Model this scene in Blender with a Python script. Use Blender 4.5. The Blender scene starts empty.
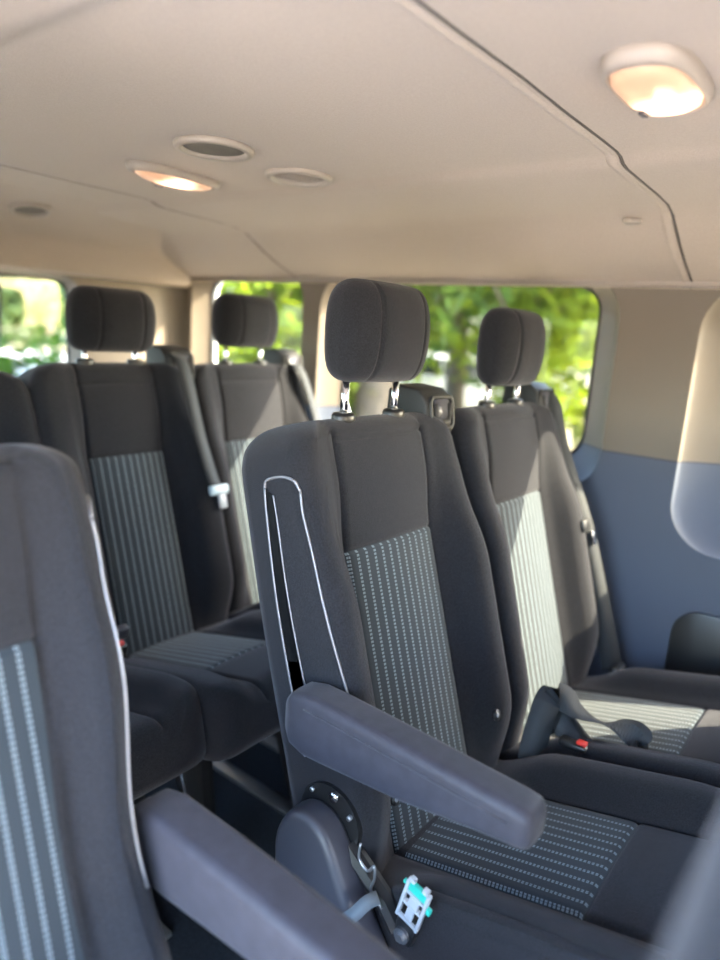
import bpy, bmesh, math, random
from mathutils import Vector, Matrix
R_ = math.radians
sc = bpy.context.scene
COL = sc.collection
random.seed(7)

# ------------------------------------------------------------------ materials
def mat(name, base=(.5,.5,.5), rough=.6, metal=0., spec=.5, sheen=0., sheen_tint=(1,1,1), bump=None, var=None, emis=None, estr=0., coat=0.):
    m = bpy.data.materials.new(name); m.use_nodes = True
    nt = m.node_tree; b = nt.nodes['Principled BSDF']
    b.inputs['Base Color'].default_value = (*base, 1)
    b.inputs['Roughness'].default_value = rough
    b.inputs['Metallic'].default_value = metal
    b.inputs['Specular IOR Level'].default_value = spec
    b.inputs['Sheen Weight'].default_value = sheen
    b.inputs['Sheen Tint'].default_value = (*sheen_tint, 1)
    b.inputs['Coat Weight'].default_value = coat
    if emis:
        b.inputs['Emission Color'].default_value = (*emis, 1); b.inputs['Emission Strength'].default_value = estr
    tc = nt.nodes.new('ShaderNodeTexCoord')
    if var:
        sc_, amt = var
        n = nt.nodes.new('ShaderNodeTexNoise'); n.inputs['Scale'].default_value = sc_; n.inputs['Detail'].default_value = 4
        nt.links.new(tc.outputs['Object'], n.inputs['Vector'])
        mr = nt.nodes.new('ShaderNodeMapRange'); mr.inputs[3].default_value = 1-amt; mr.inputs[4].default_value = 1+amt
        mr.inputs[1].default_value = .25; mr.inputs[2].default_value = .75
        nt.links.new(n.outputs['Fac'], mr.inputs[0])
        mx = nt.nodes.new('ShaderNodeVectorMath'); mx.operation = 'SCALE'
        mx.inputs[0].default_value = base; nt.links.new(mr.outputs[0], mx.inputs['Scale'])
        nt.links.new(mx.outputs[0], b.inputs['Base Color'])
    if bump:
        sc_, st, dist = bump
        n = nt.nodes.new('ShaderNodeTexNoise'); n.inputs['Scale'].default_value = sc_; n.inputs['Detail'].default_value = 2
        nt.links.new(tc.outputs['Object'], n.inputs['Vector'])
        bp = nt.nodes.new('ShaderNodeBump'); bp.inputs['Strength'].default_value = st; bp.inputs['Distance'].default_value = dist
        nt.links.new(n.outputs['Fac'], bp.inputs['Height']); nt.links.new(bp.outputs[0], b.inputs['Normal'])
    return m

def math_node(nt, op, a, b=None, c=None):
    n = nt.nodes.new('ShaderNodeMath'); n.operation = op
    for i, v in enumerate((a, b, c)):
        if v is None: continue
        if isinstance(v, (int, float)): n.inputs[i].default_value = v
        else: nt.links.new(v, n.inputs[i])
    return n.outputs[0]

def mat_stripe(name, qx, qy, qz, period=.0062):
    """charcoal cloth with pale dashed stripes running along the seat (woven pattern)"""
    m = mat(name, (.055,.06,.065), .85, spec=.15, sheen=.15, bump=(900,.35,.001))
    nt = m.node_tree; b = nt.nodes['Principled BSDF']
    tc = nt.nodes.new('ShaderNodeTexCoord'); sp = nt.nodes.new('ShaderNodeSeparateXYZ')
    nt.links.new(tc.outputs['Object'], sp.inputs[0])
    x, y, z = sp.outputs
    P = .0202
    u = math_node(nt,'FRACT', math_node(nt,'ADD', math_node(nt,'DIVIDE', x, P), 100.5))
    du = math_node(nt,'ABSOLUTE', math_node(nt,'SUBTRACT', u, .5))
    line = math_node(nt,'LESS_THAN', du, .125)
    gap = math_node(nt,'GREATER_THAN', du, .02)
    q = math_node(nt,'ADD', math_node(nt,'MULTIPLY', y, qy), math_node(nt,'MULTIPLY', z, qz))
    v = math_node(nt,'FRACT', math_node(nt,'ADD', math_node(nt,'DIVIDE', q, period), 100))
    dash = math_node(nt,'LESS_THAN', v, .62)
    st = math_node(nt,'MULTIPLY', math_node(nt,'MULTIPLY', line, gap), dash)
    ax = math_node(nt,'ABSOLUTE', x)
    ed = math_node(nt,'MULTIPLY', math_node(nt,'LESS_THAN', math_node(nt,'ABSOLUTE', math_node(nt,'SUBTRACT', ax, .1225)), .0012), dash)
    st = math_node(nt,'MAXIMUM', st, ed)
    mx = nt.nodes.new('ShaderNodeMix'); mx.data_type = 'RGBA'
    mx.inputs[6].default_value = (.020,.026,.032,1); mx.inputs[7].default_value = (.155,.19,.215,1)
    nt.links.new(st, mx.inputs[0]); nt.links.new(mx.outputs[2], b.inputs['Base Color'])
    return m

def mat_wall():
    m = mat('wall_panel', (.5,.46,.42), .55, spec=.3, bump=(500,.15,.001))
    nt = m.node_tree; b = nt.nodes['Principled BSDF']
    g = nt.nodes.new('ShaderNodeNewGeometry'); sp = nt.nodes.new('ShaderNodeSeparateXYZ')
    nt.links.new(g.outputs['Position'], sp.inputs[0])
    z = sp.outputs[2]
    up = math_node(nt,'GREATER_THAN', z, .953)
    gap = math_node(nt,'LESS_THAN', math_node(nt,'ABSOLUTE', math_node(nt,'SUBTRACT', z, .952)), .0018)
    mx = nt.nodes.new('ShaderNodeMix'); mx.data_type = 'RGBA'
    mx.inputs[6].default_value = (.075,.088,.122,1); mx.inputs[7].default_value = (.165,.135,.105,1)
    nt.links.new(up, mx.inputs[0])
    m2 = nt.nodes.new('ShaderNodeMix'); m2.data_type = 'RGBA'
    m2.inputs[7].default_value = (.05,.05,.06,1)
    nt.links.new(gap, m2.inputs[0]); nt.links.new(mx.outputs[2], m2.inputs[6]); nt.links.new(m2.outputs[2], b.inputs['Base Color'])
    return m

def mat_glass():
    m = bpy.data.materials.new('window_glass'); m.use_nodes = True
    nt = m.node_tree; nt.nodes.clear()
    o = nt.nodes.new('ShaderNodeOutputMaterial'); mx = nt.nodes.new('ShaderNodeMixShader')
    t = nt.nodes.new('ShaderNodeBsdfTransparent'); t.inputs[0].default_value = (.62,.635,.62,1)
    gl = nt.nodes.new('ShaderNodeBsdfGlossy'); gl.inputs['Roughness'].default_value = .02
    mx.inputs[0].default_value = .04
    nt.links.new(t.outputs[0], mx.inputs[1]); nt.links.new(gl.outputs[0], mx.inputs[2]); nt.links.new(mx.outputs[0], o.inputs[0])
    return m

def mat_lens(name, c, half, warm, strength, hot):
    """lit lamp lens: hot around the bulb, peach towards the ends"""
    m = mat(name, (.42,.27,.18), .3)
    nt = m.node_tree; b = nt.nodes['Principled BSDF']
    tc = nt.nodes.new('ShaderNodeTexCoord')
    d = nt.nodes.new('ShaderNodeVectorMath'); d.operation = 'SUBTRACT'; d.inputs[1].default_value = c
    nt.links.new(tc.outputs['Object'], d.inputs[0])
    l = nt.nodes.new('ShaderNodeVectorMath'); l.operation = 'LENGTH'; nt.links.new(d.outputs[0], l.inputs[0])
    mr = nt.nodes.new('ShaderNodeMapRange'); mr.interpolation_type = 'SMOOTHERSTEP'
    mr.inputs[1].default_value = .006; mr.inputs[2].default_value = half; mr.inputs[3].default_value = hot; mr.inputs[4].default_value = strength
    nt.links.new(l.outputs['Value'], mr.inputs[0])
    b.inputs['Emission Color'].default_value = (*warm, 1)
    nt.links.new(mr.outputs[0], b.inputs['Emission Strength'])
    return m

M = {}
M['fabric'] = mat('seat_cloth', (.0133,.0133,.0158), .9, spec=.12, sheen=.14, sheen_tint=(.9,.88,.95), bump=(700,.6,.0014), var=(420,.5))
M['stripe_b'] = mat_stripe('striped_back_cloth', 0, .28, .96)
M['stripe_c'] = mat_stripe('striped_cushion_cloth', 0, -.97, .23)
M['vinyl'] = mat('armrest_vinyl', (.029,.0265,.035), .6, spec=.3, sheen=.1, bump=(420,.25,.0008), var=(60,.2))
M['plastic'] = mat('grey_plastic', (.045,.045,.058), .42, spec=.45, bump=(900,.15,.0005))
M['black'] = mat('black_plastic', (.012,.012,.013), .35)
M['guide'] = mat('belt_guide_plastic', (.010,.0095,.0095), .6)
M['chrome'] = mat('chrome', (.75,.75,.77), .12, metal=1)
M['piping'] = mat('silver_piping', (.22,.215,.23), .45, metal=.6)
M['steel'] = mat('dull_steel', (.35,.36,.38), .4, metal=.9)
M['belt'] = mat('belt_webbing', (.017,.019,.022), .7, spec=.25, sheen=.08, bump=(1200,.3,.0006))
M['belt_loop'] = mat('grey_belt_webbing', (.034,.038,.043), .7, spec=.25, bump=(1200,.3,.0006))
M['red'] = mat('red_button', (.6,.03,.02), .4)
M['white_pl'] = mat('white_plastic', (.38,.4,.43), .35)
M['green_pl'] = mat('green_plastic', (.02,.42,.33), .4)
M['belt_grey'] = mat('grey_webbing', (.10,.12,.14), .7, bump=(900,.3,.0006))
M['silverpl'] = mat('silver_plastic', (.45,.55,.6), .35)
M['ceiling'] = mat('headliner_cloth', (.42,.345,.285), .95, spec=.1, sheen=.1, bump=(420,.5,.0015), var=(260,.06))
M['bezel'] = mat('bezel_plastic', (.34,.285,.24), .5)
M['grille'] = mat('grille_mesh', (.15,.13,.11), .7, bump=(900,.8,.002))
M['seam'] = mat('seam_gap', (.09,.075,.062), .9)
M['dark'] = mat('dark_void', (.02,.018,.017), .8)
M['wall'] = mat_wall()
M['carpet'] = mat('floor_carpet', (.012,.018,.028), .95, bump=(400,.8,.003), var=(120,.4))
M['rubber'] = mat('black_rubber', (.012,.012,.013), .6)
M['glass'] = mat_glass()
M['ground'] = mat('sandy_ground', (.22,.19,.13), .95, var=(.7,.25))
M['road'] = mat('pale_asphalt', (.45,.44,.43), .9, var=(2,.1))
M['grass'] = mat('grass', (.06,.13,.025), .95, var=(3,.4))
M['bark'] = mat('bark', (.10,.08,.06), .9, var=(6,.35), bump=(12,.8,.05))
M['paint'] = mat('white_car_paint', (.75,.77,.8), .25, coat=.6)
M['carglass'] = mat('car_glass', (.03,.04,.045), .08)
M['hub'] = mat('wheel_hub', (.5,.5,.5), .35, metal=.8)
def leafmat(name, c, v=.35):
    m = mat(name, c, .55, spec=.3, var=(2.2, v))
    b = m.node_tree.nodes['Principled BSDF']
    nt = m.node_tree
    tr = nt.nodes.new('ShaderNodeBsdfTranslucent'); tr.inputs[0].default_value = (c[0]*1.5, c[1]*1.3, c[2]*.6, 1)
    ad = nt.nodes.new('ShaderNodeMixShader'); ad.inputs[0].default_value = .4
    o = nt.nodes['Material Output']
    nt.links.new(b.outputs[0], ad.inputs[1]); nt.links.new(tr.outputs[0], ad.inputs[2]); nt.links.new(ad.outputs[0], o.inputs[0])
    return m
M['leaf_dark'] = leafmat('dark_leaves', (.04,.085,.022))
M['leaf_mid'] = leafmat('mid_leaves', (.06,.13,.022))
M['leaf_lime'] = leafmat('lime_leaves', (.15,.22,.018))
M['leaf_far'] = leafmat('hazed_leaves', (.14,.21,.09))  # lighter green: haze over distance put into the leaf colour

# ------------------------------------------------------------------ object helpers
def link(name, me, mats, parent=None, smooth=True):
    o = bpy.data.objects.new(name, me); COL.objects.link(o)
    if not isinstance(mats, (list, tuple)): mats = [mats]
    for m in mats: me.materials.append(m)
    if smooth:
        for p in me.polygons: p.use_smooth = True
    if parent: o.parent = parent
    return o
def obj(name, bm, mats, parent=None, smooth=True, recalc=True):
    if recalc: bmesh.ops.recalc_face_normals(bm, faces=bm.faces[:])
    me = bpy.data.meshes.new(name); bm.to_mesh(me); bm.free()
    o = link(name, me, mats, parent, smooth)
    if smooth == 'sharp':
        me.set_sharp_from_angle(angle=R_(38))
    return o
def thing(name, label, cat, loc=(0,0,0), group=None):
    o = bpy.data.objects.new(name, None); COL.objects.link(o)
    o.empty_display_size = .1
    o.location = loc; return tag(o, label, cat, group)
def tag(o, label, cat, group=None):
    o['label'] = label; o['category'] = cat
    if group: o['group'] = group
    return o
def struct(o):
    o['kind'] = 'structure'; return o
def B(): return bmesh.new()

def add_box(bm, c, s, rot=None, bev=0, seg=2):
    r = bmesh.ops.create_cube(bm, size=1)
    vs = r['verts']
    bmesh.ops.scale(bm, vec=s, verts=vs)
    if bev:
        es = list({e for v in vs for e in v.link_edges})
        g = bmesh.ops.bevel(bm, geom=es, offset=bev, segments=seg, profile=.5, affect='EDGES')
        vs = list({v for f in g['faces'] for v in f.verts} | {v for v in vs if v.is_valid})
    if rot is not None:
        bmesh.ops.rotate(bm, cent=(0,0,0), matrix=rot if isinstance(rot, Matrix) else Matrix.Rotation(rot[0],3,rot[1]), verts=vs)
    bmesh.ops.translate(bm, vec=c, verts=vs)
    return vs
def add_tube(bm, pts, r, n=8, caps=True, closed=False):
    pts = [Vector(p) for p in pts]; L = len(pts)
    rings = []; up = None
    for i, p in enumerate(pts):
        if closed: t = pts[(i+1)%L]-pts[i-1]
        else: t = pts[min(i+1,L-1)]-pts[max(i-1,0)]
        t.normalize()
        if up is None:
            up = Vector((0,0,1)) if abs(t.z)<.9 else Vector((1,0,0))
        a = t.cross(up)
        if a.length<1e-5: a = t.cross(Vector((0,1,0)))
        a.normalize(); b = a.cross(t).normalized(); up = b
        rr = r[i] if isinstance(r,(list,tuple)) else r
        rings.append([bm.verts.new(p+a*math.cos(2*math.pi*k/n)*rr+b*math.sin(2*math.pi*k/n)*rr) for k in range(n)])
    for i in range(L if closed else L-1):
        A, C = rings[i], rings[(i+1)%L]
        for k in range(n): bm.faces.new((A[k],A[(k+1)%n],C[(k+1)%n],C[k]))
    if caps and not closed:
        bm.faces.new(rings[0][::-1]); bm.faces.new(rings[-1])
def add_ribbon(bm, pts, wid, w, th=.0018):
    """flat strap: pts centre line, wid width vectors"""
    pts = [Vector(p) for p in pts]; L = len(pts); rows = []
    for i, p in enumerate(pts):
        t = (pts[min(i+1,L-1)]-pts[max(i-1,0)]).normalized()
        d = Vector(wid[i] if isinstance(wid, list) else wid); d = (d - t*d.dot(t)).normalized()
        n = t.cross(d)
        rows.append([bm.verts.new(p+d*a*w/2+n*b*th/2) for a, b in ((-1,-1),(1,-1),(1,1),(-1,1))])
    for i in range(L-1):
        for k in range(4): bm.faces.new((rows[i][k],rows[i][(k+1)%4],rows[i+1][(k+1)%4],rows[i+1][k]))
    bm.faces.new(rows[0][::-1]); bm.faces.new(rows[-1])
def spline(pts, n=8):
    pts = [Vector(p) for p in pts]; out = []
    P = [pts[0]*2-pts[1]]+pts+[pts[-1]*2-pts[-2]]
    for i in range(1, len(P)-2):
        for k in range(n):
            t = k/n
            a, b, c, d = P[i-1],P[i],P[i+1],P[i+2]
            out.append(.5*((2*b)+(c-a)*t+(2*a-5*b+4*c-d)*t*t+(3*b-a-3*c+d)*t**3))
    out.append(pts[-1]); return out
def add_prism(bm, poly, axis, a, b, bev=0, seg=2):
    """polygon (u,v) extruded along axis from a to b; axis 0: (y,z) poly, 1: (x,z), 2: (x,y)"""
    def P(u,v,w): return ((w,u,v),(u,w,v),(u,v,w))[axis]
    A = [bm.verts.new(P(u,v,a)) for u,v in poly]; C = [bm.verts.new(P(u,v,b)) for u,v in poly]
    fs = [bm.faces.new(A), bm.faces.new(C[::-1])]; n = len(poly)
    for i in range(n): fs.append(bm.faces.new((A[i],C[i],C[(i+1)%n],A[(i+1)%n])))
    bmesh.ops.recalc_face_normals(bm, faces=fs)
    if bev:
        es = [e for f in fs[:2] for e in f.edges]
        bmesh.ops.bevel(bm, geom=es, offset=bev, segments=seg, profile=.5, affect='EDGES')
def loft(bm, rings, cap0=True, cap1=True, matf=None):
    V = [[bm.verts.new(p) for p in r] for r in rings]; n = len(V[0])
    for i in range(len(V)-1):
        for k in range(n):
            f = bm.faces.new((V[i][k],V[i][(k+1)%n],V[i+1][(k+1)%n],V[i+1][k]))
            if matf: f.material_index = matf(i,k)
    if cap0: bm.faces.new(V[0][::-1])
    if cap1: bm.faces.new(V[-1])
    return V
def rrect(cx, cy, hx, hy, r, n=6):
    o = []
    for sx, sy, a0 in ((1,1,0),(-1,1,90),(-1,-1,180),(1,-1,270)):
        for k in range(n+1):
            a = R_(a0+90*k/n); o.append((cx+sx*(hx-r)+r*math.cos(a), cy+sy*(hy-r)+r*math.sin(a)))
    return o
def sstep(t): t = max(0,min(1,t)); return t*t*(3-2*t)

# ------------------------------------------------------------------ seats
HZ = .40
FX = [0,.016,.032,.048,.064,.080,.096,.110,.119,.1235,.1255,.1275,.132,.142,.154,.168,.182]
class SeatShape:
    """closed padded block: station t along the pad, x across, n out of its face"""
    def __init__(s, S0, S1, hw, T, rt, R, bol, rc, crown, pan, panW):
        s.S0,s.S1,s.hw0,s.T,s.rt,s.R,s.bol,s.rc,s.crown,s.pan,s.panW = S0,S1,hw,T,rt,R,bol,rc,crown,pan,panW
    def hw(s, t):
        h = s.hw0(t); d = t-(s.S1-s.R)
        if d > 0: h -= s.R-math.sqrt(max(0,s.R**2-d*d))*.999
        return h
    def top(s, t):
        d = t-(s.S1-s.rt)
        return 0 if d <= 0 else s.rt-math.sqrt(max(0,s.rt**2-d*d))
    def front(s, x, t):
        ax = abs(x); w = s.panW
        n = s.bol(t)*sstep((ax-w-.004)/.065) + s.crown*(math.cos(min(1,ax/w)*math.pi/2))
        n -= .006*math.exp(-((ax-w)/.0028)**2)
        n += getattr(s,'head',0)*sstep((t-.49)/.12)
        for p in s.pan: n -= .005*math.exp(-((t-p)/.0035)**2)*(1 if ax < w+.002 else 0)
        return n
    def sidex(s, t, n):
        h = s.hw(t); nf = s.front(h-s.rc, t)-s.top(t); q = n-(nf-s.rc)
        return h if q <= 0 else h-s.rc+math.sqrt(max(0, s.rc**2-q*q))
    def ring(s, t):
        h = s.hw(t); d = s.top(t); rc = min(s.rc, (s.T)*.4); pts = []
        xs = [x for x in FX]; k = s.panW/.1255
        xs = [x*k for x in xs]; last = xs[-1]; m = h-rc
        if m < last: xs = [x*m/last for x in xs]
        else: xs.append(m)
        if len(xs) == len(FX): xs.append(m)
        nback = -s.T+min(d, s.T*.5)*.9
        half = [(x, max(s.front(x,t)-d, nback+.004)) for x in xs]
        nf = half[-1][1]
        rr = min(.03, rc)
        rcf = min(rc, max(.002,(nf-nback)*.5)); 
        for a in (18,36,54,72,90): half.append((m+rc*math.sin(R_(a)), nf-rcf*(1-math.cos(R_(a)))))
        rb = min(rr, max(.002,(nf-rcf-nback)*.95))
        half.append((h, (nf-rcf+nback+rb)/2))
        for a in (0,30,60,90): half.append((h-rr*(1-math.cos(R_(a))), nback+rb*(1-math.sin(R_(a)))))
        half += [((h-rr)*.66, nback),((h-rr)*.33,nback)]
        left = [(-x,n) for x,n in half[1:]][::-1]
        return half+[(0,nback)]+left
    def stations(s):
        ts = []; t = s.S0
        brk = sorted(s.pan)
        step = .024
        n = int((s.S1-s.rt-s.S0)/step)+1
        ts = [s.S0+(s.S1-s.rt-s.S0)*i/n for i in range(n)]
        for p in brk: ts += [p-.008,p-.004,p,p+.004,p+.008]
        a = 0
        while a < 88: ts.append(s.S1-s.rt+s.rt*math.sin(R_(a))); a += 11
        ts.append(s.S1-.0004)
        ts = sorted(ts); out = [ts[0]]
        for t in ts[1:]:
            if t-out[-1] > .0015: out.append(t)
        return out
    def build(s, xf, p0, p1):
        bm = B(); ts = s.stations()
        rings = [[xf(x,t,n) for x,n in s.ring(t)] for t in ts]
        N = len(rings[0]); nh = 0
        idx = [x for x,n in s.ring(ts[len(ts)//2])]
        def mf(i,k):
            a = idx[k]; b = idx[(k+1)%N]
            half = 10
            front = (k < half) or (k >= N-half)
            return 1 if front and p0 <= (ts[i]+ts[i+1])/2 <= p1 else 0
        loft(bm, rings, matf=mf)
        return bm

def make_seat(name, label, loc, r=16.5, taper=0, Rc=.075, side=0, arm=False, guide=0, rod=.06, panW=.1255, hwk=1., hr_w=.119, hr_h=.081, dz_arm=0, headrest=True, shield=False, S1=.705, armx=.268):
    """side: -1/+1 = the aisle side carrying trim and armrest"""
    root = thing(name, label, 'car seat', loc)
    cr, sr = math.cos(R_(r)), math.sin(R_(r)); t_ = R_(13.5); ct, st = math.cos(t_), math.sin(t_)
    def xb(x,t,n): return (x, t*sr-n*cr, HZ+t*cr+n*sr)
    def xc(x,t,n): return (x, -t*ct+n*st, HZ+t*st+n*ct)
    back = SeatShape(-.055, S1, lambda t: hwk*(.236-.010*sstep((t-.35)/.35)-.012*sstep((.1-t)/.15)-taper*math.exp(-((t-.26)/.17)**2)), .118, .036, Rc,
                     lambda t: .062*sstep((t+.06)/.2)*(1-.74*sstep((t-.40)/.24)), .032, .008, [.489,.668], panW)
    back.head = .014
    cush = SeatShape(-.03, .50, lambda t: hwk*(.238), .125, .05, .075,
                     lambda t: .040*sstep((t+.0)/.15)*(1-.35*sstep((t-.36)/.12)), .03, .006, [.305], panW)
    obj('backrest', back.build(xb, -.06, .489), [M['fabric'], M['stripe_b']], root)
    obj('cushion', cush.build(xc, .02, .305), [M['fabric'], M['stripe_c']], root)
    # headrest + rods
    if headrest:
        s0 = S1-.004; n0 = -.006
        s1 = s0+rod
        rb0 = xb(0, s0, n0)
        def xh(x, up_, fw_): return (x, rb0[1]-fw_, rb0[2]+up_)
        hb = B(); rings = []
        NJ, NI = 120, 24
        for i in range(NI+1):
            v = -1+2*i/NI; vv = math.copysign(abs(math.sin(v*math.pi/2))**1.0, v)
            hh = hr_h
            prof = max(.02,(1-abs(vv)**4.5))**(1/3.0)
            wide = hr_w*(1-.10*max(0,vv)**2-.02*max(0,-vv))
            dep = .046*(1-.05*max(0,-vv))
            ring = []
            for j in range(NJ):
                a = 2*math.pi*j/NJ; c, s_ = math.cos(a), math.sin(a)
                x = math.copysign(abs(c)**.55, c)*wide*(prof*.42+.58 if abs(vv)<.999 else .5)
                d = math.copysign(abs(s_)**.75, s_)*dep*prof
                if d > 0:     # front face narrows forward, seams at both sides
                    x *= 1-.30*(d/dep)**1.6
                    d += .010*(1-abs(vv)**2)
                    d -= .0045*math.exp(-((abs(x)-.060)/.0026)**2)
                x *= 1 if prof>.3 else .9
                ring.append(xh(x, rod+hh+vv*hh, .010+d))
            rings.append(ring)
        loft(hb, rings)
        hobj = obj('headrest', hb, M['fabric'], root)
        for sx in (-1,1):
            rb = B(); add_tube(rb, [xh(sx*.071, -.02, 0), xh(sx*.071, rod+.02, 0)], .0065, 12)
            obj('headrest_rod', rb, M['chrome'], root)
            cb = B(); rr = []
            for (h_, q) in ((-.012,.021),(.006,.021),(.011,.018),(.012,.010)):
                rr.append([xh(sx*.071+q*1.1*math.cos(2*math.pi*k/16), h_, q*.85*math.sin(2*math.pi*k/16)) for k in range(16)])
            loft(cb, rr)
            if sx > 0: add_box(cb, xh(sx*.071+.022, .002, 0), (.012,.014,.012), bev=.003)
            obj('rod_collar', cb, M['black'], root)
    # seat-back belt guide on one shoulder
    if guide:
        gx = guide*.203
        g = B()
        poly = [(-.006,-.028),(-.012,-.010),(-.03,.018),(-.028,.060),(-.012,.078),(.030,.088),(.045,.082),(.052,.05),(.052,-.07),(.02,-.07)]
        add_prism(g, [((a+.012)*1.2,b*1.26-.012) for a,b in poly], 0, gx-.049, gx+.049, bev=.007, seg=3)
        rot = Matrix.Rotation(-R_(r-8),3,'X')
        base = Vector(xb(0,S1-.045,-.012))
        bmesh.ops.rotate(g, cent=(0,0,0), matrix=rot, verts=g.verts[:]); bmesh.ops.translate(g, vec=base, verts=g.verts[:])
        go = obj('belt_guide', g, M['guide'], root, smooth='sharp')
        def gp(x,y,z): v = rot @ Vector((0,(y+.011)*1.2,z*1.26-.012)); return (gx+x, base.y+v.y, base.z+v.z)
        fr = B()
        fr_pts = [(u,v) for u,v in rrect(0,.040,.039,.024,.011)]
        add_tube(fr, [gp(u,-.029,v) for u,v in fr_pts], .0045, 8, closed=True); obj('guide_bezel', fr, M['guide'], go)
        sl = B(); pts = [(-.026,.054),(-.024,.034),(-.016,.026),(.016,.026),(.024,.034),(.026,.054)]
        add_tube(sl, [gp(u,-.031,v) for u,v in pts], .0052, 8); obj('guide_slot', sl, M['dark'], go)
        fl = B(); vs = [fl.verts.new(gp(u,-.0305,v)) for u,v in rrect(0,.044,.026,.017,.008)]; fl.faces.new(vs)
        ex = bmesh.ops.extrude_face_region(fl, geom=fl.faces[:]); 
        bmesh.ops.translate(fl, vec=(0,.004,0), verts=[v for v in ex['geom'] if isinstance(v,bmesh.types.BMVert)])
        obj('guide_flap', fl, M['plastic'], go)
    # trim strip with silver piping on the aisle side
    if side:
        def sp(t, n, out=.0015):
            h = back.hw(t); n = min(n, back.front(h-back.rc,t)-back.top(t)-.006)
            return xb(side*(back.sidex(t,n)+out), t, n)
        def pipe(name, pts, rad=.0019, m=M['piping']):
            b_ = B(); pp = spline([(t,n,0) for t,n in pts], 6)
            add_tube(b_, [sp(p.x,p.y) for p in pp], rad, 8); return obj(name, b_, m, root)
        p1 = [(.612,-.050),(.57,-.054),(.45,-.058),(.30,-.056),(.20,-.052)]
        p2 = [(.600,-.034),(.56,-.033),(.45,-.033),(.30,-.026),(.20,-.018)]
        p3 = [(.600,.018),(.56,.019),(.48,.030),(.40,.040),(.30,.050),(.20,.056)]
        pipe('silver_piping', p1); pipe('silver_piping', p2, .0014); pipe('silver_piping', p3)
        pipe('silver_piping', [(.612,-.050),(.6235,-.042),(.625,-.012),(.617,.010),(.600,.018)], .0024)
        # glossy dark infill between the two rear pipes
        f = B(); rows = []
        q1 = spline([(a,b,0) for a,b in p1],6); q2 = spline([(a,b,0) for a,b in p2],6)
        for a, b in zip(q1,q2): rows.append([f.verts.new(sp(a.x+(b.x-a.x)*k/3, a.y+(b.y-a.y)*k/3, .0012)) for k in range(4)])
        for i in range(len(rows)-1):
            for k in range(3): f.faces.new((rows[i][k],rows[i][k+1],rows[i+1][k+1],rows[i+1][k]))
        bmesh.ops.solidify(f, geom=f.faces[:], thickness=-.001)
        obj('trim_strip', f, M['black'], root)
    if arm:
        a = B(); rings = []
        # (y, ztop, zbottom, half width)
        stn = [(.108,.685,.665,.012),(.104,.700,.642,.022),(.092,.712,.628,.027),(.065,.718,.622,.029),(.03,.718,.624,.029),(-.02,.716,.628,.029),(-.10,.713,.634,.029),(-.18,.709,.646,.0285),(-.245,.706,.654,.028),(-.262,.704,.655,.0275),(-.268,.700,.657,.025),(-.271,.694,.661,.020)]
        for (y,zt,zb,w) in stn:
            zt += dz_arm; zb += dz_arm
            rings.append([(side*armx+u, y, v) for u,v in rrect(0,(zt+zb)/2,w,(zt-zb)/2,min(.013,w*.6,(zt-zb)*.42),5)])
        loft(a, rings); ao = obj('armrest', a, M['vinyl'], root)
        sm = B(); add_tube(sm, [(side*armx+side*.0291, y, zt+dz_arm-.020) for (y,zt,zb,w) in stn[3:9]], .0013, 6)
        obj('seam_piping', sm, M['vinyl'], ao)
        jt = B(); add_tube(jt, [(side*.225,.10,.668+dz_arm),(side*.245,.10,.668+dz_arm)], .028, 16); obj('armrest_pivot', jt, M['black'], root)
    # base: frame box, two legs on floor rails
    fb = B(); add_box(fb, (0,-.20,.315), (.36,.34,.05), rot=(-R_(13),'X'), bev=.01); obj('seat_frame', fb, M['black'], root)
    for sx in (-1,1):
        lg = B(); add_prism(lg, [(-.40,.012),(-.36,.012),(-.25,.30),(-.10,.29),(.02,.012),(.07,.012),(.03,.33),(-.36,.33)], 0, sx*.150-.016, sx*.150+.016, bev=.004)
        lo = obj('leg', lg, M['black'], root, smooth='sharp')
        rl = B(); add_tube(rl, [(sx*.150-.018,-.385,.03),(sx*.150-.018,-.30,.26),(sx*.150-.018,-.29,.32)], .003, 8); obj('leg_edge', rl, M['chrome'], lo)
        ra = B(); add_box(ra, (sx*.150,-.17,.006), (.04,.56,.012), bev=.003); obj('floor_rail', ra, M['steel'], root, smooth='sharp')
    # side shield over the recliner on the aisle side
    if shield:
        sx = side; dy = -.034
        s = B(); poly = spline([(.150,.42,0),(.150,.47,0),(.128,.515,0),(.095,.530,0),(.062,.520,0),(.038,.490,0),(.01,.440,0),(-.06,.335,0),(-.125,.24,0),(-.15,.17,0),(-.10,.13,0),(.02,.14,0),(.10,.20,0),(.132,.32,0),(.150,.42,0)],4)[:-1]
        x0, x1 = (sx*.240, sx*.292)
        add_prism(s, [(p.x+dy,p.y) for p in poly], 0, min(x0,x1), max(x0,x1), bev=.014, seg=4)
        so = obj('recliner_cover', s, M['plastic'], root, smooth='sharp')
        # bare mechanism showing above the cover
        mech = B(); add_tube(mech, [(sx*.222,.050,.500),(sx*.243,.050,.500)], .056, 28); add_tube(mech,[(sx*.243,.01,.48),(sx*.243,-.06,.43),(sx*.243,-.085,.40)], .015, 8)
        mo = obj('recliner_mechanism', mech, M['black'], root, smooth='sharp')
        sc_ = B(); add_tube(sc_, [(sx*.242,.040,.546),(sx*.250,.040,.546)], .008, 12); obj('pivot_bolt', sc_, M['chrome'], mo)
        for (yy,zz) in ((.082,.538),(.010,.526)):
            t2 = B(); add_tube(t2,[(sx*.242,yy,zz),(sx*.249,yy,zz)],.004,8); obj('pivot_bolt', t2, M['steel'], mo)
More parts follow.
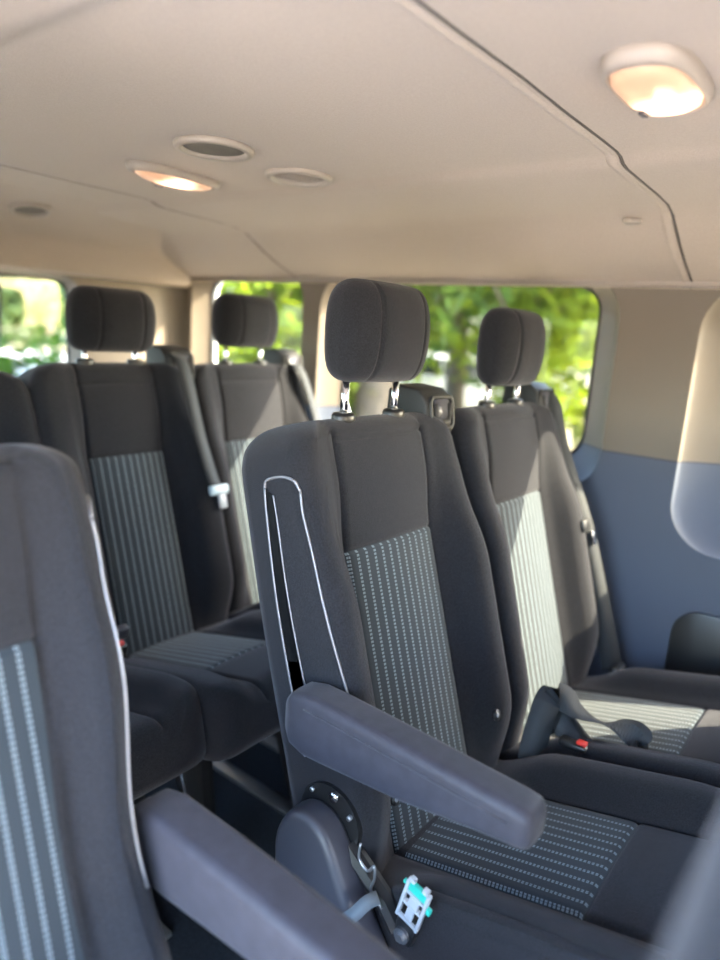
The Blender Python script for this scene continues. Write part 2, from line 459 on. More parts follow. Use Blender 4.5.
        sp_ = B(); add_tube(sp_, spline([(sx*.259,-.022,.510),(sx*.259,-.022,.485),(sx*.259,-.038,.475),(sx*.259,-.048,.488),(sx*.259,-.050,.468),(sx*.259,-.046,.448),(sx*.259,-.066,.430)],5), .0022, 6); obj('return_spring', sp_, M['steel'], mo)
        # side valance of the cushion
        va = B(); poly = [(-.06,.44),(-.10,.462),(-.18,.484),(-.28,.508),(-.38,.528),(-.45,.520),(-.455,.30),(-.15,.24),(-.10,.30)]
        add_prism(va, poly, 0, min(sx*.215,sx*.236), max(sx*.215,sx*.236), bev=.006); obj('side_valance', va, M['fabric'], root, smooth='sharp')
    return root, xb, xc

seats = {}
mainS, xbM, xcM = make_seat('passenger_seat', 'dark cloth passenger seat with lowered armrest and white clip, centre of the van', (0,0,0), r=16.8, side=-1, arm=True, guide=1, rod=.062, shield=True)
winS, xbN, xcN = make_seat('passenger_seat', 'passenger seat against the blue-grey side panel, sunlit backrest under the large window', (.482,0,0), r=16.1, guide=1, rod=.045, hr_h=.083, hr_w=.112)
rearB, xbB, xcB = make_seat('passenger_seat', 'rear row seat with blue-striped backrest and hanging belt tongue, next to the red buckle', (.062,.87,0), r=16.8, guide=1, rod=.030, panW=.108, hr_w=.118, hr_h=.078, S1=.728)
rearC, xbC, xcC = make_seat('passenger_seat', 'rear row seat by the small rear side window, half in sunlight', (.54,.90,0), r=16.8, guide=1, rod=.05, hr_h=.079, hr_w=.121, S1=.728)
rearA, xbA, xcA = make_seat('passenger_seat', 'rear row seat mostly hidden behind the nearest seat, only rounded shoulder and cushion corner showing', (-.385,.90,0), r=15, rod=.05)
fgS, xbF, xcF = make_seat('passenger_seat', 'closest passenger seat in the left foreground, pale in daylight, with long armrest', (-.752,0,.018), r=16.2, taper=.020, hwk=.885, S1=.690, Rc=.05, side=1, arm=True, dz_arm=-.058, armx=.230, rod=.06)
frS, xbG, xcG = make_seat('passenger_seat', 'seat seen from behind as a blurred edge at the right foreground', (-.73,-.784,0), r=16.8, rod=.05)

make_seat('passenger_seat', 'front bench aisle seat with its back turned to the striped middle seat', (0,-.83,0), r=16.8, rod=.05)
make_seat('passenger_seat', 'front bench window seat beside the forward side window', (.482,-.80,0), r=16.8, rod=.05)
# ------------------------------------------------------------------ details on the main seat
def part(name, bm, m, parent, **k): return obj(name, bm, m, parent, **k)
# isofix tag buttons on the insert edges
for (x,t,n) in ((-.118,.085,.006),(.150,.122,.056)):
    b = B(); p = xbM(x,t,n); q = xbM(x,t,n+.006)
    add_tube(b, [p,q], .0105, 16); tg = part('anchor_tag', b, M['black'], mainS)
    b = B(); add_tube(b, [q, xbM(x,t,n+.007)], .0042, 12); part('tag_emblem', b, M['white_pl'], tg)
    b = B(); 
# white and green clip bolted to the seat side
clip_o = Vector((-.252,-.100,.408)); up = Vector((-.05,-.24,.97)).normalized(); fw = Vector((0,-.95,-.30)).normalized(); ou = Vector((-1,0,-.05)).normalized()
CS = 1.22
def cp(u,v,w): return clip_o+(fw*u+up*v+ou*w)*CS
def cbox(bm, u0,u1,v0,v1,w0,w1, bev=.0012):
    vs = add_box(bm, (0,0,0), ((u1-u0)*CS,(v1-v0)*CS,(w1-w0)*CS), bev=bev)
    m = Matrix((fw,up,ou)).transposed()
    bmesh.ops.rotate(bm, cent=(0,0,0), matrix=m, verts=vs); bmesh.ops.translate(bm, vec=cp((u0+u1)/2,(v0+v1)/2,(w0+w1)/2), verts=vs)
b = B(); cbox(b,-.013,.013,-.013,.03,-.012,.002,.004); cl = part('belt_anchor_clip', b, M['black'], mainS, smooth='sharp'); cl['label'] = 'white and green latch clip bolted to black bracket'
b = B(); add_tube(b, [cp(0,0,.0),cp(0,0,.006)], .0115, 20); add_tube(b,[cp(0,0,.006),cp(0,0,.010)],.007,6); part('anchor_bolt', b, M['steel'], cl, smooth='sharp')
b = B()
cbox(b,-.0155,-.0115,.022,.078,-.002,.006); cbox(b,.0115,.0155,.022,.078,-.002,.006)
for v0,v1 in ((.022,.027),(.044,.048),(.060,.064)): cbox(b,-.0145,.0145,v0,v1,-.001,.005)
cbox(b,-.005,.005,.027,.044,-.001,.004); cbox(b,-.013,-.006,.078,.083,-.001,.006); cbox(b,.005,.012,.078,.084,-.001,.006); cbox(b,-.006,.007,.048,.060,0,.0055)
part('clip_frame', b, M['white_pl'], cl, smooth='sharp')
b = B(); cbox(b,-.0125,.0125,.063,.075,-.003,.003); cbox(b,.0125,.021,.055,.062,-.002,.004); cbox(b,-.020,-.0125,.066,.070,-.002,.003); part('clip_slider', b, M['green_pl'], cl, smooth='sharp')
# grey pull strap over the cover
b = B(); add_ribbon(b, spline([(-.2955,.030,.335),(-.2965,-.008,.385),(-.2955,-.044,.432),(-.282,-.056,.450),(-.262,-.060,.447)],6), (0,.7,.6), .018, .003); ps = part('pull_strap', b, M['belt_grey'], mainS)

# ------------------------------------------------------------------ seat belts
def belt_part(parent, pts, wid, w=.047, name='seat_belt', world_off=None):
    b = B(); off = Vector(parent.location)
    add_ribbon(b, [Vector(p)-off for p in spline(pts,8)], wid, w); return part(name, b, M['belt'], parent)
# window seat: down along its outer bolster to the floor anchor
bn = belt_part(winS, [(.680,.205,1.085),(.692,.172,1.066),(.700,.140,.965),(.708,.058,.785),(.715,.000,.62),(.722,-.050,.47),(.724,-.06,.43)], (.58,-.80,.1), .050)
b = B(); c = Vector((.704,.048,.785))-winS.location; add_box(b, c, (.056,.014,.03), rot=Matrix.Rotation(R_(-14),3,'X'), bev=.004); tn = part('belt_tongue', b, M['black'], bn)
b = B(); add_box(b, c+Vector((.012,-.022,-.030)), (.024,.004,.036), rot=Matrix.Rotation(R_(-14),3,'X'), bev=.002); part('tongue_plate', b, M['chrome'], tn)
b = B(); add_box(b, Vector((.722,-.072,.425))-winS.location, (.06,.02,.05), bev=.006); an = part('belt_anchor', b, M['black'], winS)
b = B(); add_box(b, Vector((.722,-.084,.440))-winS.location, (.044,.004,.012), bev=.001); part('anchor_bar', b, M['steel'], an)
# rear middle seat: strap with the white tongue
bb = belt_part(rearB, [(.235,1.055,1.118),(.233,1.020,1.100),(.238,.995,1.04),(.250,.960,.91),(.266,.925,.80),(.270,.915,.778)], (1,.3,0), .05)
b = B(); c = Vector((.272,.905,.768))-rearB.location; add_box(b, c, (.062,.014,.026), rot=Matrix.Rotation(R_(-16),3,'X'), bev=.005); t1 = part('belt_tongue', b, M['silverpl'], bb); t1['label'] = 'pale plastic belt tongue'
b = B(); add_box(b, c+Vector((.008,-.008,-.030)), (.026,.006,.042), rot=Matrix.Rotation(R_(-16),3,'X'), bev=.003); part('tongue_plate', b, M['white_pl'], t1)
# rear window seat
belt_part(rearC, [(.735,1.10,1.098),(.737,1.06,1.083),(.75,1.035,1.03),(.775,1.00,.90),(.79,.95,.70),(.80,.90,.45)], (1,.3,0), .045)
# red buckle by the rear middle seat
b = B(); c = Vector((-.125,.785,.458))-rearB.location; add_box(b, c, (.04,.03,.075), rot=Matrix.Rotation(R_(18),3,'X'), bev=.006); bk = part('belt_buckle', b, M['black'], rearB); bk['label'] = 'black buckle with red button'
b = B(); add_box(b, c+Vector((-.004,-.014,.030)), (.032,.012,.026), rot=Matrix.Rotation(R_(18),3,'X'), bev=.004); part('release_button', b, M['red'], bk)
b = B(); add_box(b, c+Vector((.03,.02,.045)), (.03,.02,.03), rot=Matrix.Rotation(R_(18),3,'X'), bev=.006); part('buckle_stalk', b, M['plastic'], rearB)

# loose belt lying in a loop between the two bench seats
b = B()
up_pts = [(.240,-.066,.375),(.245,-.064,.44),(.262,-.066,.495),(.285,-.070,.535),(.305,-.088,.533),(.315,-.120,.512),(.328,-.165,.500),(.338,-.205,.500),(.338,-.238,.490),(.325,-.245,.474),(.312,-.215,.468),(.306,-.165,.466),(.302,-.115,.476),(.296,-.085,.486),(.285,-.068,.480)]
wd = [(.55,-.83,.0),(.55,-.83,.0),(.58,-.8,.1),(.6,-.75,.1),(.62,-.2,.6),(.72,.25,.1),(.75,.35,-.35),(.6,.3,.3),(.2,.2,1),(.2,.2,1),(.7,.35,-.1),(.75,.3,-.4),(.6,.2,.3),(.4,-.2,.9),(.5,-.5,.7)]
pp = spline(up_pts, 6); ww = spline(wd, 6)
add_ribbon(b, pp, [tuple(v) for v in ww], .052)
lb = tag(obj('seat_belt', b, M['belt_loop']), 'loose dark belt webbing lying in a loop between the two bench seats', 'seat belt')
b = B(); add_box(b, (.262,-.135,.470), (.022,.055,.016), bev=.004); bk = obj('belt_buckle', b, M['black'], lb)
b = B(); add_box(b, (.262,-.150,.481), (.016,.018,.006), bev=.002); obj('release_button', b, M['red'], bk)

# ------------------------------------------------------------------ van shell
XR, XL, YR, YF = .853, -1.095, 1.85, -2.7
XC = (XR+XL)/2
def curve_slab(name, outer, holes, plane, pos, th, m, bevel=.0):
    cu = bpy.data.curves.new(name,'CURVE'); cu.dimensions = '2D'; cu.fill_mode = 'BOTH'; cu.extrude = th/2
    for pl in [outer]+holes:
        sp = cu.splines.new('POLY'); sp.points.add(len(pl)-1)
        for p, q in zip(sp.points, pl): p.co = (q[0],q[1],0,1)
        sp.use_cyclic_u = True
    o = bpy.data.objects.new(name+'_tmp', cu); COL.objects.link(o)
    dg = bpy.context.evaluated_depsgraph_get(); me = bpy.data.meshes.new_from_object(o.evaluated_get(dg))
    bpy.data.objects.remove(o)
    for v in me.vertices:
        a,b_,c = v.co
        v.co = (pos+c, a, b_) if plane == 'x' else ((a, pos+c, b_) if plane == 'y' else (a,b_,pos+c))
    me.materials.clear()
    bm = B(); bm.from_mesh(me); bpy.data.meshes.remove(me)
    bmesh.ops.remove_doubles(bm, verts=bm.verts[:], dist=1e-5)
    return struct(obj(name, bm, m, None, smooth=False))
# windows on the right wall: (outer opening on wall face), (glass opening further out)
def rr2(y0,y1,z0,z1,r): return rrect((y0+y1)/2,(z0+z1)/2,(y1-y0)/2,(z1-z0)/2,r,8)
WINR = [((.085,1.085,.835,1.392),.11,(.165,1.035,.905,1.376),.075),
        ((1.165,1.79,.90,1.392),.09,(1.195,1.735,.945,1.376),.06),
        ((-1.30,-.105,.735,1.385),.12,(-1.24,-.200,.84,1.365),.12)]
TW = .02
wall_out = [(YF,0),(YR,0),(YR,1.45),(YF,1.45)]
curve_slab('wall_right', wall_out, [rr2(*w[0],w[1]) for w in WINR], 'x', XR+TW/2, TW, M['wall'])
def window(n, w, xin, sgn, mats=M['wall']):
    o4, r0, g4, r1 = w
    A = rr2(*o4, r0); G = rr2(*g4, r1)
    bm = B(); rings = []
    dep = .085
    for k in range(9):
        q = k/8; f = 1-math.cos(q*math.pi/2); d = math.sin(q*math.pi/2) if False else q
        # rounded lip then sloping scoop towards the glass
        e = q**(1.5 if n == 3 else 1.25)
        rings.append([(xin+sgn*(dep*q-.0008), a[0]+(g[0]-a[0])*e, a[1]+(g[1]-a[1])*e) for a,g in zip(A,G)])
    loft(bm, rings, cap0=False, cap1=False)
    sol = obj('trim_%d' % n, bm, mats, None); struct(sol)
    gm = B(); gx = xin+sgn*(dep+.004)
    add_prism(gm, rr2(g4[0]-.012,g4[1]+.012,g4[2]-.012,g4[3]+.012,r1+.012), 0, gx-.002, gx+.002)
    go = struct(obj('window_%d' % n, gm, M['glass'], None, smooth=False))
    se = B(); add_tube(se, [(xin+sgn*(dep+.0),p[0],p[1]) for p in G], .005, 8, closed=True); obj('window_seal', se, M['rubber'], go)
for i, w in enumerate(WINR): window(i+1, w, XR, 1)
# outer skin of the right wall (body sheet), openings as the glass
curve_slab('wall_right_outer', [(YF,-.15),(YR+.08,-.15),(YR+.08,1.62),(YF,1.62)], [rr2(*w[2],w[3]) for w in WINR], 'x', XR+.105, .012, M['paint'])

# left wall: open sliding doorway at the photographer, windows behind it
WINL = [((.26,1.085,.835,1.392),.11,(.31,1.035,.905,1.376),.075), ((1.165,1.79,.90,1.392),.09,(1.195,1.735,.945,1.376),.06)]
door = [(-1.42,.02),(.16,.02),(.16,1.33),(.10,1.392),(-1.35,1.392),(-1.42,1.33)]
curve_slab('wall_left', wall_out, [rr2(*w[0],w[1]) for w in WINL]+[door, rr2(-2.6,-1.6,.80,1.37,.1)], 'x', XL-TW/2, TW, M['wall'])
for i, w in enumerate(WINL): window(i+4, w, XL, -1)
# rear wall with the two door windows
WINB = [((XC+.045,.435,.90,1.335),.07,(XC+.06,.415,.93,1.322),.055), ((XL+.215+.01,XC-.045,.90,1.335),.07,(XL+.245,XC-.06,.93,1.322),.055)]
curve_slab('wall_rear', [(XL,0),(XR+.02,0),(XR+.02,1.45),(XL,1.45)], [rr2(*w[0],w[1]) for w in WINB], 'y', YR+TW/2, TW, M['wall'])
for i, w in enumerate(WINB):
    o4, r0, g4, r1 = w; A = rr2(*o4,r0); G = rr2(*g4,r1)
    bm = B(); loft(bm, [[(a[0]+(g[0]-a[0])*q, YR+.06*q-.0008, a[1]+(g[1]-a[1])*q) for a,g in zip(A,G)] for q in (0,.25,.5,.75,1)], False, False)
    struct(obj('trim_%d' % (6+i), bm, M['wall']))
    gm = B(); add_prism(gm, rr2(g4[0]-.01,g4[1]+.01,g4[2]-.01,g4[3]+.01,r1), 1, YR+.062, YR+.066)
    go = struct(obj('window_%d' % (6+i), gm, M['glass'], None, smooth=False))
    se = B(); add_tube(se, [(p[0],YR+.06,p[1]) for p in G], .006, 8, closed=True); obj('window_seal', se, M['rubber'], go)
curve_slab('wall_front', [(XL,0),(XR+.02,0),(XR+.02,1.55),(XL,1.55)], [rr2(XL+.2,XR-.18,1.0,1.38,.12)], 'y', YF+TW/2, TW, M['wall'])
# rounded corner post between rear and right walls
bm = B(); n = 8; arc = [(XR-.09*(1-math.sin(R_(90*k/n))), YR-.09*(1-math.cos(R_(90*k/n)))) for k in range(n+1)]
pl = [(x,y) for x,y in arc]+[(XR+.01,YR+.01)]
add_prism(bm, pl, 2, 0, 1.40); struct(obj('trim_8', bm, M['wall'], None, smooth='sharp'))
# floor
bm = B(); add_box(bm, ((XR+XL)/2,(YR+YF)/2,-.02), (XR-XL+.04,YR-YF+.02,.04)); struct(obj('floor', bm, M['carpet'], smooth=False))
# dark storage pocket low on the right wall
bm = B(); add_prism(bm, rrect(-.42,.42,.265,.175,.07,6), 0, XR-.012, XR+.004, bev=.004); pk = tag(obj('wall_pocket', bm, M['black'], smooth='sharp'), 'black rounded panel low on the blue-grey side wall by the window seat', 'panel')
# headliner: cross-section extruded in three pieces, rolled edge at each seam
half = [(0,1.528),(.15,1.526),(.30,1.526),(.365,1.525),(.385,1.522),(.402,1.514),(.425,1.511),(.52,1.508),(.62,1.505),(.69,1.500),(.735,1.488),(.775,1.465),(.82,1.440),(.88,1.413),(.93,1.394),(.965,1.379),(.976,1.370),(.972,1.362)]
prof = [(XC-x, z) for x,z in half[::-1]]+[(XC+x,z) for x,z in half[1:]]
def ceil_piece(name, y0, y1, dz=0, step=.12):
    bm = B(); n = max(2,int((y1-y0)/step)); up = [(x,z+.012) for x,z in prof[::-1]]
    V = loft(bm, [[(x,y0+(y1-y0)*i/n,z+dz) for x,z in prof+up] for i in range(n+1)], False, False)
    m = len(prof)
    for r in (V[0], V[-1]):
        for k in range(m-1): bm.faces.new((r[k],r[k+1],r[2*m-2-k],r[2*m-1-k]))
    return bm
SE1, SE2 = -.068, 1.20
for nm, y0, y1 in (('ceiling',YF,SE1-.006),('ceiling_middle',SE1,SE2-.004),('ceiling_rear',SE2,YR+.05)):
    o = struct(obj(nm, ceil_piece(nm,y0,y1), M['ceiling'])); o.data.set_sharp_from_angle(angle=R_(50))
bm = B(); add_box(bm, (XC,-.4,1.56), (XR-XL+.2,4.7,.02)); struct(obj('ceiling_roof', bm, M['paint'], smooth=False))
for i,(ys,rad) in enumerate(((SE1,.016),(SE2,.010))):
    bm = B(); add_tube(bm, spline([(x,ys+rad*.8,z+rad*.86) for x,z in prof],3), rad, 10); struct(obj('trim_%d'%(9+i), bm, M['ceiling']))
    bm = B(); add_tube(bm, spline([(x,ys-.004,z+.003) for x,z in prof],3), .004, 6); struct(obj('trim_%d'%(11+i), bm, M['seam']))
def ceil_z(x):
    d = abs(x-XC)
    for (a,za),(b_,zb) in zip(half,half[1:]):
        if a <= d <= b_: return za+(zb-za)*(d-a)/(b_-a)
    return 1.5
# header above the rear doors
bm = B(); poly = [(1.86,1.545),(1.40,1.545),(1.40,1.526),(1.50,1.516),(1.60,1.496),(1.68,1.470),(1.725,1.447),(1.745,1.428),(1.757,1.390),(1.765,1.352),(1.775,1.342),(1.79,1.338),(1.86,1.338)]
xs_ = [XL+(XR-XL)*k/40 for k in range(41)]
rings = []
for x in xs_:
    rings.append([(x, y, z) for y,z in poly])
loft(bm, rings)
he = struct(obj('trim_13', bm, M['ceiling'], smooth='sharp'))
# wall-top moulding
bm = B(); add_tube(bm, [(XR-.003,YF,1.372),(XR-.003,YR,1.372)], .008, 8); struct(obj('trim_14', bm, M['bezel']))

# ------------------------------------------------------------------ ceiling fittings
def dome_lamp(label, cx, cy, hx, hy, bulb, strength, hot, switch=None):
    z = ceil_z(cx)
    t = thing('dome_lamp', label, 'lamp', (cx,cy,z), 'lit dome lamps')
    def ol(s): return [(math.copysign(abs(math.cos(a))**.62,math.cos(a))*hx*s, math.copysign(abs(math.sin(a))**.8,math.sin(a))*hy*s) for a in [2*math.pi*k/40 for k in range(40)]]
    bm = B(); loft(bm, [[(x,y,.004) for x,y in ol(1.0)],[(x,y,-.006) for x,y in ol(.995)],[(x,y,-.014) for x,y in ol(.95)],[(x,y,-.017) for x,y in ol(.88)],[(x,y,-.014) for x,y in ol(.84)],[(x,y,0) for x,y in ol(.82)]], cap0=True, cap1=True)
    obj('bezel', bm, M['bezel'], t)
    bm = B(); loft(bm, [[(x,y,-.004) for x,y in ol(.835)],[(x,y,-.016) for x,y in ol(.81)],[(x,y,-.023) for x,y in ol(.66)],[(x,y,-.026) for x,y in ol(.4)],[(x,y,-.027) for x,y in ol(.1)]], cap0=True, cap1=True)
    obj('lamp_lens', bm, mat_lens('lamp_lens_glow', (bulb[0],bulb[1],-.022), .062, (1,.52,.30), strength, hot), t)
    if switch:
        bm = B(); add_box(bm, (switch[0],switch[1],-.018), (.034,.016,.014), bev=.004); so = obj('lamp_switch', bm, M['bezel'], t)
        bm = B(); add_box(bm, (switch[0],switch[1],-.026), (.018,.008,.004), bev=.001); obj('switch_rocker', bm, M['plastic'], so)
    ld = bpy.data.lights.new('lamp_bulb','POINT'); ld.energy = .035; ld.color = (1,.72,.48); ld.shadow_soft_size = .02
    lo = bpy.data.objects.new('lamp_bulb', ld); COL.objects.link(lo); lo.parent = t; lo.location = (bulb[0],bulb[1],-.05)
    return t
def lamp_at(x,y): return x,y
dome_lamp('long lit dome lamp on the ceiling between round speaker grille and rear seats', .068, .840, .118, .044, (.0,.0), .11, 1.5, (-.012,.040))
dome_lamp('large lit dome lamp on the ceiling at the upper right with switch', -.042, -.214, .105, .052, (.03,-.005), .11, 1.3, (.040,.026))
def disc_rings(bm, prof_, n=36):
    loft(bm, [[(r*math.cos(2*math.pi*k/n), r*math.sin(2*math.pi*k/n), z) for k in range(n)] for r,z in prof_])
def round_fit(name, label, cat, cx, cy, rad, kind):
    t = thing(name, label, cat, (cx,cy,ceil_z(cx)))
    bm = B(); disc_rings(bm, [(rad,.003),(rad*.99,-.006),(rad*.93,-.010),(rad*.80,-.009),(rad*.76,-.002),(rad*.75,.006)]); obj('bezel', bm, M['bezel'], t)
    bm = B(); disc_rings(bm, [(rad*.77,.001),(rad*.77,-.003 if kind=='speaker' else -.0005),(rad*.5,-.006 if kind=='speaker' else -.001),(rad*.1,-.0065 if kind=='speaker' else -.001)])
    obj('grille' if kind=='speaker' else 'vent_throat', bm, M['grille'] if kind=='speaker' else M['dark'], t)
    if kind == 'vent':
        for k in (-1.6,-.8,0,.8,1.6):
            w = math.sqrt(max(0,(rad*.74)**2-(k*rad*.27)**2))
            s = B(); add_box(s, (0,0,0), (2*w,.0045,.0025), rot=Matrix.Rotation(R_(20),3,'X'), bev=.0008); 
            bmesh.ops.translate(s, vec=(0,k*rad*.27,-.004), verts=s.verts[:])
            bmesh.ops.rotate(s, cent=(0,0,0), matrix=Matrix.Rotation(R_(-20),3,'Z'), verts=s.verts[:]); obj('vent_slat', s, M['bezel'], t)
    return t
round_fit('speaker_grille', 'round speaker grille on the ceiling beside the louvred air vent', 'speaker', -.048, .573, .074, 'speaker')
round_fit('air_vent', 'round louvred air vent on the ceiling right of the speaker grille', 'vent', .188, .580, .072, 'vent')
rg = round_fit('speaker_grille', 'small flat round grille on the rear ceiling panel at the far left', 'speaker', .125, 1.588, .058, 'speaker'); rg.location.z = 1.4985; rg.rotation_euler.x = -R_(11.5)
bm = B(); t0 = (.62,-.03); 
disc_rings(bm, [(.026,.002),(.025,-.004),(.018,-.007),(.004,-.0075)]); po = tag(obj('ceiling_plug', bm, M['bezel']), 'small oval plastic plug on the ceiling just left of the seam end', 'plug'); po.scale = (1,.75,1); po.location = (.625,.012,ceil_z(.625)+.0005)

# ------------------------------------------------------------------ outside
GZ = -.55
bm = B(); add_box(bm, (20,20,GZ-.1), (200,200,.2)); struct(obj('ground', bm, M['ground'], smooth=False))
bm = B(); add_box(bm, (-3.2,0,GZ+.005), (5.5,16,.02)); struct(obj('ground_paving', bm, M['road'], smooth=False))
def rotz(a): return Matrix.Rotation(a,3,'Z')
def polar(az, d): return (-.95+d*math.cos(R_(az)), -.5+d*math.sin(R_(az)))
bm = B(); x,y = polar(68,27); add_box(bm, (x,y,GZ+.01), (46,13,.02), rot=rotz(R_(-22))); struct(obj('ground_lot', bm, M['road'], smooth=False))
def tree(name, label, loc, rad, zc, hz, nleaf, ls, m, trunk_r=.16, group=None, clumps=9):
    t = thing(name, label, 'tree' if trunk_r else 'bush', (loc[0],loc[1],GZ), group)
    if trunk_r:
        b = B(); add_tube(b, spline([(0,0,0),(.04,.03,zc*.35),(-.03,.05,zc*.7),(.02,0,zc)],4), [trunk_r*(1.25-.55*i/12) for i in range(13)], 12)
        for k in range(5):
            a = k*1.3+loc[0]; h = zc*(.45+.1*k)
            add_tube(b, [(0,0,h),(math.cos(a)*rad*.35,math.sin(a)*rad*.35,h+.3),(math.cos(a)*rad*.7,math.sin(a)*rad*.7,h+.8)], [trunk_r*.4,trunk_r*.25,trunk_r*.1], 6)
        obj('trunk', b, M['bark'], t)
    rnd = random.Random(int(loc[0]*100+loc[1]*17)); b = B()
    cs = []
    for k in range(clumps):
        a = rnd.uniform(0,6.28); q = math.sqrt(rnd.random())*rad*.75
        cs.append((Vector((math.cos(a)*q, math.sin(a)*q, zc+rnd.uniform(-hz,hz)*.75)), rnd.uniform(.35,.6)*rad))
    for k in range(nleaf):
        c, cr = rnd.choice(cs)
        d = Vector((rnd.gauss(0,1),rnd.gauss(0,1),rnd.gauss(0,1))).normalized()*cr*(rnd.random()**.4)
        p = c+d; p.z = max(.05,p.z)
        q = Vector((rnd.gauss(0,1),rnd.gauss(0,1),rnd.gauss(0,.6))).normalized(); w = q.cross(Vector((rnd.gauss(0,1),rnd.gauss(0,1),rnd.gauss(0,1)))).normalized()
        s = ls*rnd.uniform(.6,1.3)
        b.faces.new([b.verts.new(p+v) for v in (-q*s, w*s*.42, q*s, -w*s*.42)])
    obj('foliage', b, m, t, recalc=False, smooth=False)
    return t
TR = [  # az, dist, radius, crown height, half height, leaves, leaf size, material, trunk, label
 (36.5,9.0,2.6,3.9,1.5,3600,.16,'leaf_dark',.24,'dark leafy tree with thick trunk outside the large side window, left side'),
 (30,12.5,2.8,4.1,1.7,3600,.16,'leaf_mid',.16,'mid-green tree seen between the two bench headrests'),
 (24.5,10.0,2.1,3.2,1.6,3400,.14,'leaf_lime',.12,'bright lime-green tree right of the window seat headrest'),
 (18.5,12.5,2.4,3.2,2.0,3000,.15,'leaf_mid',.14,'green tree at the right edge of the large side window'),
 (45.5,9.0,2.0,2.2,1.9,3400,.14,'leaf_lime',.12,'bright yellow-green tree outside the small rear side window'),
 (51,13,2.6,3.0,2.0,2600,.16,'leaf_mid',.16,'green tree behind the rear corner post'),
 (34,20,4.5,4.2,3.4,3600,.26,'leaf_dark',.3,'tall dark tree far behind the parked white car, left'),
 (25,21,4.5,4.4,3.4,3600,.26,'leaf_dark',.3,'tall dark tree far behind the parked white car, right'),
 (17,22,4.2,4.4,3.4,2600,.26,'leaf_dark',.3,'tall dark tree beyond the right edge of the window'),
 (44,22,4.5,4.4,3.4,2600,.26,'leaf_dark',.3,'tall dark tree far off behind the rear side window'),
 (62,42,6,4.4,4.0,3200,.42,'leaf_far',.35,'pale hazy tree far beyond the rear door window, right'),
 (68,46,6.5,4.8,4.2,3200,.42,'leaf_far',.35,'pale hazy tree far beyond the rear door window, left'),
]
for (az,d,rad,zc,hz,n,ls,m,tr,lab) in TR:
    tree('leafy_tree', lab, polar(az,d), rad, zc, hz, n, ls, M[m], tr, 'trees outside the van')
for i,(az,d,m,lab) in enumerate(((59.5,10.5,'leaf_mid','low green bush at the foot of the rear door window, right'),(70,10.5,'leaf_mid','low green bush at the foot of the rear door window, left'),(20.5,11.5,'leaf_lime','lime-green bush beyond the sandy ground at the right'),(40.5,12.2,'leaf_mid','green bush behind the thick trunk'))):
    tree('leafy_bush', lab, polar(az,d), 1.2, .7, .6, 1500, .11, M[m], 0, 'bushes outside the van', 7)
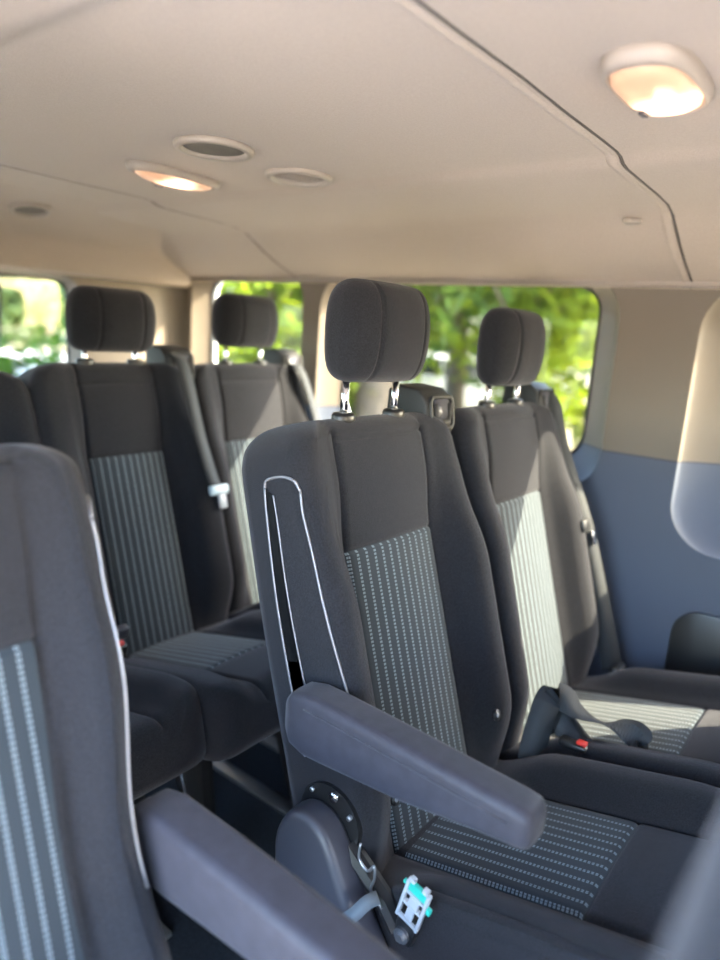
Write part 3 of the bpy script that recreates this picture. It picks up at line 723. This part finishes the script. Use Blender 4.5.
# parked white car beyond the trees
cx, cy = polar(30.5, 15.5); car = thing('parked_car', 'white car parked outside beyond the large side window', 'car', (cx,cy,GZ)); car.rotation_euler = (0,0,R_(118))
prof_c = [(-2.2,.35),(-2.25,.62),(-2.1,.82),(-1.2,.95),(-.5,1.38),(.7,1.42),(1.5,1.05),(2.1,.95),(2.2,.6),(2.15,.35)]
bm = B(); add_prism(bm, prof_c, 1, -.85, .85, bev=.09, seg=3); obj('body', bm, M['paint'], car, smooth='sharp')
for sx in (-1,1):
    bm = B(); add_prism(bm, [(-1.0,.98),(-.45,1.31),(.10,1.34),(.10,.98)], 1, sx*.845, sx*.862); obj('side_window', bm, M['carglass'], car, smooth=False)
    bm = B(); add_prism(bm, [(.16,.98),(.16,1.34),(.65,1.34),(1.25,1.02)], 1, sx*.845, sx*.862); obj('side_window', bm, M['carglass'], car, smooth=False)
    for wx in (-1.35,1.35):
        bm = B(); add_tube(bm, [(wx,sx*.66,.32),(wx,sx*.87,.32)], .32, 24); wo = obj('wheel', bm, M['rubber'], car, smooth='sharp')
        bm = B(); add_tube(bm, [(wx,sx*.865,.32),(wx,sx*.885,.32)], .2, 20); obj('wheel_hub', bm, M['hub'], wo, smooth='sharp')

# ------------------------------------------------------------------ light
w = bpy.data.worlds.new('sky'); sc.world = w; w.use_nodes = True
nt = w.node_tree; bg = nt.nodes['Background']
sky = nt.nodes.new('ShaderNodeTexSky'); sky.sky_type = 'NISHITA'; sky.sun_disc = False
SD = Vector((-1,1.32,-1.08)).normalized()       # direction the sunlight travels
sky.sun_elevation = math.asin(-SD.z); sky.sun_rotation = math.atan2(-SD.x, -SD.y)
sky.air_density = 1.0; sky.dust_density = 2.5; sky.ozone_density = 1.0
nt.links.new(sky.outputs[0], bg.inputs[0]); bg.inputs[1].default_value = 1.3
sl = bpy.data.lights.new('sun','SUN'); sl.energy = 16.0; sl.angle = R_(.53); sl.color = (1,.87,.67)
so = bpy.data.objects.new('sun', sl); COL.objects.link(so); so.rotation_euler = SD.to_track_quat('-Z','Y').to_euler(); so.location = (6,-9,8)

# ------------------------------------------------------------------ camera
cam = bpy.data.cameras.new('camera'); co = bpy.data.objects.new('camera', cam); COL.objects.link(co)
F = Vector((.77858462,.59195086,-.20832708)); Rr = Vector((.61511509,-.78562131,.06657767)); U = Vector((.12425548,.17998148,.97579057))
co.matrix_world = Matrix(((Rr.x,U.x,-F.x,-.953),(Rr.y,U.y,-F.y,-.505),(Rr.z,U.z,-F.z,1.211),(0,0,0,1)))
cam.sensor_fit = 'AUTO'; cam.sensor_width = 36; cam.lens = 692.1/960*36; cam.clip_start = .02; cam.clip_end = 400
cam.dof.use_dof = True; cam.dof.focus_distance = 1.08; cam.dof.aperture_fstop = 1.7
sc.camera = co
sc.view_settings.view_transform = 'Standard'; sc.view_settings.look = 'None'; sc.view_settings.gamma = 1
sc.view_settings.use_curve_mapping = False
sc.view_settings.exposure = 2.45
try:
    sc.cycles.use_denoising = True; sc.cycles.max_bounces = 10; sc.cycles.diffuse_bounces = 6; sc.cycles.transparent_max_bounces = 16; sc.cycles.sample_clamp_indirect = 6
except Exception: pass
